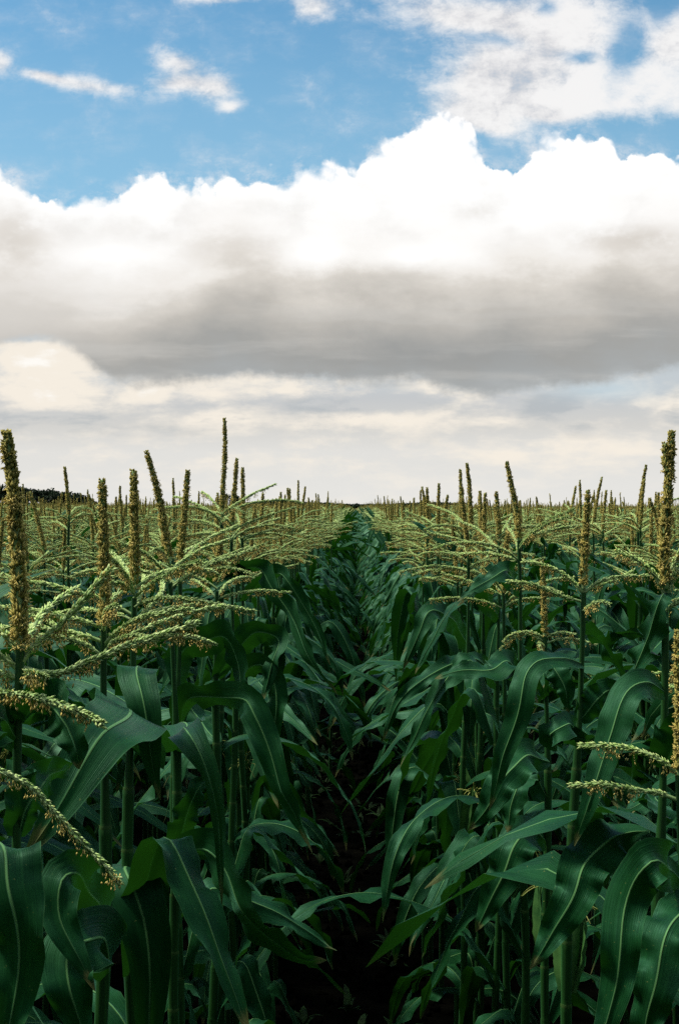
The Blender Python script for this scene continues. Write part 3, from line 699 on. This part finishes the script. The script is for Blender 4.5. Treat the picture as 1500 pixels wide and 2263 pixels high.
hero(4.40, [(1040, 1170), (1039, 1120), (1036, 1065), (1031, 1024)], 'corn plant with a thick dark spike standing alone right of the path', stalk=[(1040, 1170), (1040, 1600)], seed=37, auto=(0, 1, 2, 3, 4, 5, 6), nb=7, plane=.1, thick=1.1,
     leaves=[dict(pts=[(1042, 1250, 0), (1035, 1222, -.02), (980, 1190, -.05), (905, 1150, -.08)], w=.075, roll=(60, 62, 60), wb=.8, fold=.5, ruf=.002),
             dict(pts=[(1041, 1440, 0), (1005, 1380, -.15), (960, 1345, -.25), (925, 1400, -.3), (890, 1480, -.3)], w=.085, roll=(50, 30, 15))])

# ------------------------------------------------------------------ the rest of the field
ROWS_L = [-.36 - .76 * k for k in range(140)]
ROWS_R = [.40 + .76 * k for k in range(140)]
rng = np.random.default_rng(77)
# 0-5 near, 6-12 farther; 13-16 near and 17-21 farther ones for the rows that border the path
protos = [make_plant(100 + i, 1.0 if i < 6 or 13 <= i < 17 else .60, zt=1.76 + .012 * (i % 5), nl=11 if i < 6 or 13 <= i < 17 else 9, ear=True, edge=i > 12) for i in range(22)]
used = set()
# spikes that stand clear of the horizon: photo pixel of the tip -> row and distance at which a plant of this height shows there
TIPS = [(143, 1019, 5.0), (100, 1090, 4.6), (196, 1088, 0), (275, 1088, 0), (318, 1092, 0), (365, 1070, 0), (625, 1080, 0), (643, 1075, 0), (657, 1073, 0), (600, 1098, 0),
        (955, 1074, 0), (985, 1080, 0), (1015, 1063, 0), (1048, 1090, 0), (1197, 1090, 0), (1257, 1064, 0), (1320, 1067, 0), (1343, 1074, 0), (1401, 1031, 0), (1425, 1048, 0), (1288, 1083, 0), (935, 1095, 0), (900, 1103, 0),
        (840, 1097, 0), (1080, 1098, 0), (1172, 1102, 0), (1230, 1104, 0), (1375, 1100, 0), (580, 1098, 0), (1460, 1095, 0), (425, 1100, 0), (450, 1096, 0)]
ORD = ['', 'second', 'third', 'fourth', 'fifth', 'sixth', 'seventh', 'eighth', 'ninth', 'tenth', 'eleventh', 'twelfth', 'thirteenth']
def nb_label(side, k, y):
    far = 'nearer' if y < 6.5 else 'farther'
    where = 'left' if side < 0 else 'right'
    if k == 0: s = f'{far} corn plant in the row bordering the path on its {where}, behind the foreground'
    else: s = f'{far} corn plant in the {ORD[k]} row {where} of the path, short of the horizon'
    return s, s.replace('corn plant', 'corn plants')
TIP_LABEL = {143: 'corn plant with a slim lone spike standing up beside the dark wood', 100: 'corn plant with a knobbly spike just right of the biggest left-edge spike',
  625: 'corn plant with the leftmost spike of the small cluster left of the vanishing path', 643: 'corn plant with the middle spike of the small cluster left of the vanishing path',
  657: 'corn plant with the rightmost spike of the small cluster left of the vanishing path', 955: 'corn plant with the first clear spike right of the vanishing path',
  1015: 'corn plant with a slender spike immediately left of the thick dark lone one', 1197: 'corn plant with a short spike right of the thick left-tilting one',
  1257: 'corn plant with a thin spike left of the bare-stalked foreground one', 1320: 'corn plant with a thin leaning spike right of the bare-stalked foreground one',
  1401: 'corn plant with the higher of two slim spikes left of the forked one', 1425: 'corn plant with the lower of two slim spikes left of the forked one'}
placed = []
def near_any(x, y, r=.13):
    return any(abs(x - a) < .30 and abs(y - b) < r for a, b in placed)
cand = []
for px, py, dd in TIPS:
    side = -1 if px < VPX else 1
    best = None
    for k in range(0, 24):
        x = (ROWS_L if side < 0 else ROWS_R)[k]
        d = x * F / (px - VPX); h = (HZ - py) / F * d
        if d < 4.0: continue
        sc = abs(h - (.125 if py < 1060 else .10)) + (abs(d - dd) * .2 if dd else 0)
        if best is None or sc < best[0]: best = (sc, x, d, h, k)
    _, x, d, h, k = best
    if not (.0 < h < .30): continue
    cand.append((d, x, side, k, h, True, px))
for side, rows in ((-1, ROWS_L), (1, ROWS_R)):
    for k, x0 in enumerate(rows[:12]):
        y = rng.uniform(0, .2) + ((4.25 if side < 0 else 3.3) if k == 0 else .3)
        while y < 24:
            x = x0 + rng.normal(0, .04) + .035 * math.sin(y * .9 + k * 2.1)
            inview = (-.293 < x / y < .268)
            if inview: cand.append((y, x, side, k, None, False, 0))
            y += rng.uniform(.13, .20)
cand.sort(key=lambda c: (not c[5], c[0]))
N_IND = 300 - len(HEROES)
count = 0; rest = []; first_use = set()
for (y, x, side, k, h, tip, px) in cand:
    if near_any(x, y): continue
    if any(abs(x - a) < .3 and abs(y - b) < .14 for a, b in HEROES): continue
    if count >= N_IND:
        rest.append((x, y)); continue
    placed.append((x, y)); count += 1
    if k == 0: i = int(rng.integers(13, 17)) if y < 6.5 else int(rng.integers(17, 22))
    else: i = int(rng.integers(0, 6)) if y < 6.5 else int(rng.integers(6, 13))
    pr = protos[i]
    o = pr if i not in first_use else copy_tree(pr)
    first_use.add(i)
    zt = 1.76 + .012 * (i % 5)
    total = zt + .20
    s = (CAMH + h) / total if h is not None else float(np.clip(rng.normal(.99, .026), .93, 1.05))
    o.scale = (s, s, s); o.location = (x, y, 0)
    o.rotation_euler = (0, 0, (math.pi if rng.random() < .5 else 0) + rng.normal(0, .9 if k == 0 else .5))
    lab, grp = nb_label(side, k, y)
    if tip and px in TIP_LABEL: lab, grp = TIP_LABEL[px], 'corn plants whose spikes clear the horizon'
    tagged(o, lab, 'corn plant', grp)
for i, pr in enumerate(protos):
    if i not in first_use:
        for ch in list(pr.children_recursive): bpy.data.objects.remove(ch)
        bpy.data.objects.remove(pr)

# ---- the mass of plants beyond and around them, one object
def far_plant(seed, lod, edge=False):
    rng = np.random.default_rng(seed); g = Geo(); zt = 1.78 + rng.uniform(-.03, .03)
    plane = rng.normal(0, .5)
    L = rng.uniform(.17, .23); top = np.array([rng.normal(0, .02), rng.normal(0, .02), zt])
    sp_ = arc_path(top, rng.uniform(0, 6.3), L, abs(rng.normal(0, 6)), abs(rng.normal(0, 6)), 9 if lod in (2, 21) else 3)
    fine_ = lod == 21; lod = 2 if fine_ else lod
    nb_ = 60 if fine_ else 9
    if lod == 2:
        tube(g, np.array([[0, 0, .2], [0, 0, 1.0], top]), [.012, .010, .005], M_stalk, 4, cap=False)
        tube(g, sp_, .0068 * rng.uniform(.7, 1.3, 9) * np.linspace(1, .6, 9), M_spike, 5)
        u = rng.uniform(0, 1, 26); p, T = on_path(sp_, u); d = perp(T, rng)
        bits(g, p + d * .005, d + np.array([0, 0, -.3]), np.full(26, .010), np.full(26, .005), M_anther)
        for i, z in enumerate(NODES[3:]):
            q = auto_leaf_params(z, zt, i % 2, plane, rng, edge)
            add_auto_leaf(g, np.array([0, 0, z]), q, rng, 9, COLS_MIN)
        for q in tassel_branches(top, 8, rng):
            if fine_:
                bg_ = branch_geo(q, .6, rng); V, UV, Q, T, qm, tm = bg_.arrays()
                for mi, m in enumerate(bg_.mats):
                    g.add(V, Q[qm == mi], T[tm == mi], m)
                continue
            q = q[::3]; tube(g, q, .0036 * rng.uniform(.7, 1.3, len(q)), M_glume, 3)
            u = rng.uniform(.2, 1, 9); p, T = on_path(q, u)
            bits(g, p, np.tile([0, 0, -1.0], (9, 1)) + rng.normal(0, .3, (9, 3)), np.full(9, .009), np.full(9, .0040), M_anther)
    else:
        w = 1.0 if lod == 3 else 2.0
        tube(g, sp_, np.array([.0085, .0085, .005]) * (1.0 if lod == 3 else 1.25), M_spike, 3, cap=False)
        for q in tassel_branches(top, 8 if lod == 3 else 5, rng):
            q = q[[0, 5, 11]]
            tube(g, q, np.array([.0035, .0058, .0035]) * w, M_glume if rng.random() < .75 else M_anther, 3, cap=False)
        for i, z in enumerate(NODES[(6 if lod == 3 else 9):]):
            q = auto_leaf_params(z, zt, i % 2, plane, rng, edge); q['W'] *= w ** .7
            e_ = np.array([math.cos(q['phi']), math.sin(q['phi']), 0])
            path = arc_path(np.array([0, 0, z]), q['phi'], q['L'], q['th0'], q['th1'], 5 if lod == 3 else 4, q['p'], q['kink'], 0)
            leaf(g, path, q['W'], S0=np.array([-e_[1], e_[0], 0.0]), fold=.3, ruffle=.0, rng=rng, cols=np.array([-1, 1.0]))
    return g.arrays(), g.mats
def scatter(name, zones, mats_all):
    Vs, UVs, Qs, Ts, qms, tms = [], [], [], [], [], []; n0 = 0
    for pts, lod, seed, edge in zones:
        pts = np.asarray(pts)
        if not len(pts): continue
        nv = 8
        which = rng.integers(0, nv, len(pts))
        for vi in range(nv):
            (V, UV, Q, T, qm, tm), mats = far_plant(seed + vi, lod, edge)
            mp = np.array([mats_all.index(m) for m in mats])
            p = pts[which == vi]; m = len(p)
            if not m: continue
            a = rng.normal(0, .4, m) + np.where(rng.random(m) < .5, 0, np.pi); s = np.clip(rng.normal(1.0, .030, m), .92, 1.08) * (.78 if seed == 540 else .975 if lod >= 3 else .99)
            ca, sa = np.cos(a)[:, None], np.sin(a)[:, None]
            X_ = (V[None, :, 0] * ca - V[None, :, 1] * sa) * s[:, None] + p[:, :1]
            Y_ = (V[None, :, 0] * sa + V[None, :, 1] * ca) * s[:, None] + p[:, 1:2]
            Z_ = V[None, :, 2] * s[:, None] + terrain(p[:, 0], p[:, 1])[:, None]
            off = (np.arange(m) * len(V))[:, None, None] + n0
            Vs.append(np.stack([X_, Y_, Z_], -1).reshape(-1, 3).astype(np.float32)); UVs.append(np.tile(UV, (m, 1)).astype(np.float32))
            Qs.append((Q[None] + off).reshape(-1, 4)); Ts.append((T[None] + off).reshape(-1, 3))
            qms.append(np.tile(mp[qm], m)); tms.append(np.tile(mp[tm], m))
            n0 += m * len(V)
    me = build_mesh(name, np.concatenate(Vs), np.concatenate(UVs), np.concatenate(Qs), np.concatenate(Ts), np.concatenate(qms), np.concatenate(tms), mats_all)
    return obj(name, me)

taken = placed + HEROES
ymax_ind = max(b for a, b in placed)
z2 = list(rest); z3 = []; z4 = []; short = []
for x0 in (ROWS_L[0], ROWS_R[0]):
    short += [(x0, y) for y in (-.62, -.44, -.25, -.06, .13, .30, .47, .64, .80, .95)]  # unseen shortened plants beside the camera, added to block light
ry = [b for a, b in rest]
#print('individuals', count, 'last at', ymax_ind, 'rest', len(rest), min(ry), max(ry))
for side, rows in ((-1, ROWS_L), (1, ROWS_R)):
    for k, x0 in enumerate(rows):
        # a) close plants out of the frame: they shade the ones inside it
        if k < 8:
            y = -3.2
            while y < 24:
                x = x0 + rng.normal(0, .04) + .035 * math.sin(y * .9 + k * 2.1); out = not (-.293 < x / max(y, .01) < .268) or y <= 0
                if out and abs(x) < .34 * max(y, 0) + 3.2 and not (k == 0 and -.7 < y < 1.5) and not any(abs(x - a) < .3 and abs(y - b) < .12 for a, b in HEROES):
                    z2.append((x, y))
                y += rng.uniform(.15, .23)
        # b) rows 12 and beyond that the list above did not cover, and everything past 24 m
        y = 24.0 if k < 12 else max(abs(x0) / .31, 4.0)
        lim = 42
        while y < lim:
            x = x0 + rng.normal(0, .04) + .035 * math.sin(y * .9 + k * 2.1)
            if -.31 < x / y < .29: z2.append((x, y))
            y += rng.uniform(.13, .20)
        y = max(42, abs(x0) / .32)
        while y < 120:
            x = x0 + rng.normal(0, .04) + .035 * math.sin(y * .9 + k * 2.1)
            if -.32 < x / y < .30: z3.append((x, y))
            y += rng.uniform(.15, .27)
n4 = 42000
yy = np.sqrt(rng.uniform(120 ** 2, 330 ** 2, n4)); xx = rng.uniform(-.33, .31, n4) * yy
z4 = np.stack([xx, yy], 1)
#print('stuff plants', len(z2), len(z3), len(z4))
MATS = [M_stalk, M_spike, M_anther, M_leaf, M_glume, M_rachis, M_collar]
def split(z):
    z = np.asarray(z); e_ = np.abs(z[:, 0] - .02) < .6
    return z[e_], z[~e_]
z2 = np.asarray(z2); nearout = (z2[:, 1] > .3) & (z2[:, 1] < 6.0) & (np.abs(z2[:, 0]) < .27 * z2[:, 1] + .45) & (np.abs(z2[:, 0]) > .24 * z2[:, 1])
z21, z2 = z2[nearout], z2[~nearout]
#print('fine neighbours', len(z21))
(e2, z2), (e3, z3) = split(z2), split(z3)
z4 = z4[np.abs(z4[:, 0] - .02) > .2]
fo = scatter('corn_field', [(z2, 2, 500, False), (e2, 2, 520, True), (short, 2, 540, True), (z21, 21, 560, False), (z3, 3, 600, False), (e3, 3, 620, True), (z4, 4, 700, False)], MATS)
tagged(fo, 'dense mass of tasselled corn stretching away to the horizon', 'corn field', kind='stuff')

# ------------------------------------------------------------------ ground
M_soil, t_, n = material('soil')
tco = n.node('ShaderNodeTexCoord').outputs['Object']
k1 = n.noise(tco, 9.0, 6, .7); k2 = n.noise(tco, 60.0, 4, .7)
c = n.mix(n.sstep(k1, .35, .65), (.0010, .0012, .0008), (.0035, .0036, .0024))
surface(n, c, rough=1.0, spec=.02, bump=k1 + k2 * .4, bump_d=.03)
g = Geo()
xs = np.unique(np.concatenate([np.linspace(-3000, -120, 12), np.linspace(-120, 120, 61), np.linspace(120, 3000, 12)]))
ys = np.unique(np.concatenate([np.linspace(-40, 0, 5), np.linspace(0, 150, 61), np.linspace(150, 4000, 22)]))
XX, YY = np.meshgrid(xs, ys, indexing='ij')
V = np.stack([XX, YY, terrain(XX, YY)], -1).reshape(-1, 3); ny = len(ys)
i, j = np.meshgrid(np.arange(len(xs) - 1), np.arange(ny - 1), indexing='ij')
Q = np.stack([i * ny + j, (i + 1) * ny + j, (i + 1) * ny + j + 1, i * ny + j + 1], -1).reshape(-1, 4)
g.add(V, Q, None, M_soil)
tagged(obj('ground', g.mesh('ground')), kind='structure')
# clods and crumbs on the path between the two rows
g = Geo(); n_ = 1500
p = np.stack([rng.uniform(-.5, .6, n_), rng.uniform(2, 12, n_), np.zeros(n_)], 1)
bits(g, p - np.array([0, 0, .01]), np.tile([0, 0, 1.0], (n_, 1)) + rng.normal(0, .5, (n_, 3)), rng.uniform(.02, .06, n_), rng.uniform(.02, .07, n_), M_soil)
tagged(obj('soil_clods', g.mesh('soil_clods')), 'dark crumbled soil clods on the path', 'soil', kind='stuff')
# low weeds on the path
M_weed = grainy('weed_leaf', (.006, .03, .006), (.02, .07, .012), 30)
g = Geo()
for q in range(60):
    c0 = np.array([rng.choice([-1, 1]) * rng.uniform(.0, .34) + .02, rng.uniform(3.2, 12) , 0.0]); m = int(rng.integers(4, 9))
    for w in range(m):
        ph = rng.uniform(0, 6.3); path = arc_path(c0, ph, rng.uniform(.05, .14), rng.uniform(5, 40), rng.uniform(70, 120), 5)
        leaf(g, path, rng.uniform(.012, .035), S0=np.array([-math.sin(ph), math.cos(ph), 0]), fold=.2, ruffle=.001, rng=rng, cols=COLS_MIN, mat=M_weed)
tagged(obj('ground_weeds', g.mesh('ground_weeds')), 'small leafy weeds low on the shaded path', 'weeds', kind='stuff')

# ------------------------------------------------------------------ woods on the skyline
M_wood = grainy('far_foliage', (.008, .022, .010), (.020, .048, .020), .35)
M_trunk = grainy('bark', (.03, .025, .02), (.06, .05, .04), 3)
def crown(g, c, r, h, n_, rng, mat, leafs=.5):
    """leaf clumps through an egg-shaped, lobed crown volume"""
    lobes = [(np.array(c) + np.array([rng.normal(0, r * .38), rng.normal(0, r * .38), rng.uniform(-.30, .34) * h]), rng.uniform(.42, .62) * r) for q in range(9)]
    idx = rng.integers(0, len(lobes), n_)
    P0 = np.array([lobes[i][0] for i in idx]); R = np.array([lobes[i][1] for i in idx])
    d = norm(rng.normal(size=(n_, 3))); rr = R * rng.uniform(.55, 1.05, n_)
    cpos = P0 + d * rr[:, None] * np.array([1, 1, .9])
    a = norm(rng.normal(size=(n_, 3))); b = norm(np.cross(a, rng.normal(size=(n_, 3)))); sz = leafs * rng.uniform(.5, 1.2, n_)[:, None]
    V = np.stack([cpos - a * sz, cpos - b * sz * .7, cpos + a * sz, cpos + b * sz * .7], 1).reshape(-1, 3)
    Q = np.arange(n_ * 4).reshape(-1, 4)
    g.add(V, Q, None, mat)
g = Geo(); r2 = np.random.default_rng(5)
D = 420.0
for q in range(46):
    px = 205 - 290 * (q / 45) + r2.uniform(-3, 3)
    topy = float(np.interp(px, [-90, 0, 60, 110, 150, 180, 205], [1062, 1071, 1077, 1082, 1087, 1094, 1104])) + r2.uniform(-3, 3)
    dd = D + r2.uniform(0, 30); x, y, z = P(px, topy, dd)
    h = z - 1.0; rr = r2.uniform(1.5, 2.3)
    crown(g, (x, y, z - h * .42), rr, h * .85, 420, r2, M_wood, .42)
    crown(g, (x, y, 1.8), rr * 1.1, 2.5, 120, r2, M_wood, .5)
    tube(g, np.array([[x, y, 0], [x, y, z - h * .4]]), [.25, .15], M_trunk, 5, cap=False)
tagged(obj('woodland', g.mesh('woodland', False)), 'dark edge of a wood on the horizon at the far left', 'woodland', kind='stuff')
g = Geo(); D = 1500.0
for q in range(210):
    px = 545 + 480 * q / 209 + r2.uniform(-2, 2)
    topy = float(np.interp(px, [540, 600, 650, 700, 760, 830, 900, 960, 1030], [1110, 1107, 1107, 1111, 1114.5, 1116, 1113, 1110, 1113])) + r2.uniform(-1.2, 1.2)
    x, y, z = P(px, topy, D + r2.uniform(0, 60)); crown(g, (x, y, z * .55), 3.2, z * .9, 90, r2, M_wood, 1.4)
tagged(obj('distant_woodland', g.mesh('distant_woodland', False)), 'low bluish treeline on the horizon behind the end of the path', 'woodland', kind='stuff')
rt = root_empty('round_tree', (*P(506, 1119, 300)[:2], 0))
g = Geo(); tube(g, np.array([[0, 0, 0], [.05, 0, 1.2], [0, 0, 2.6]]), [.22, .16, .08], M_trunk, 6); obj('trunk', g.mesh('trunk'), rt)
g = Geo(); crown(g, (-.9, 0, 3.5), 1.9, 2.8, 900, r2, M_wood, .2); crown(g, (1.2, .2, 3.1), 1.8, 2.6, 900, r2, M_wood, .2); obj('crown', g.mesh('crown', False), rt)
tagged(rt, 'small round dark tree on the horizon behind the tallest corn spike', 'tree')
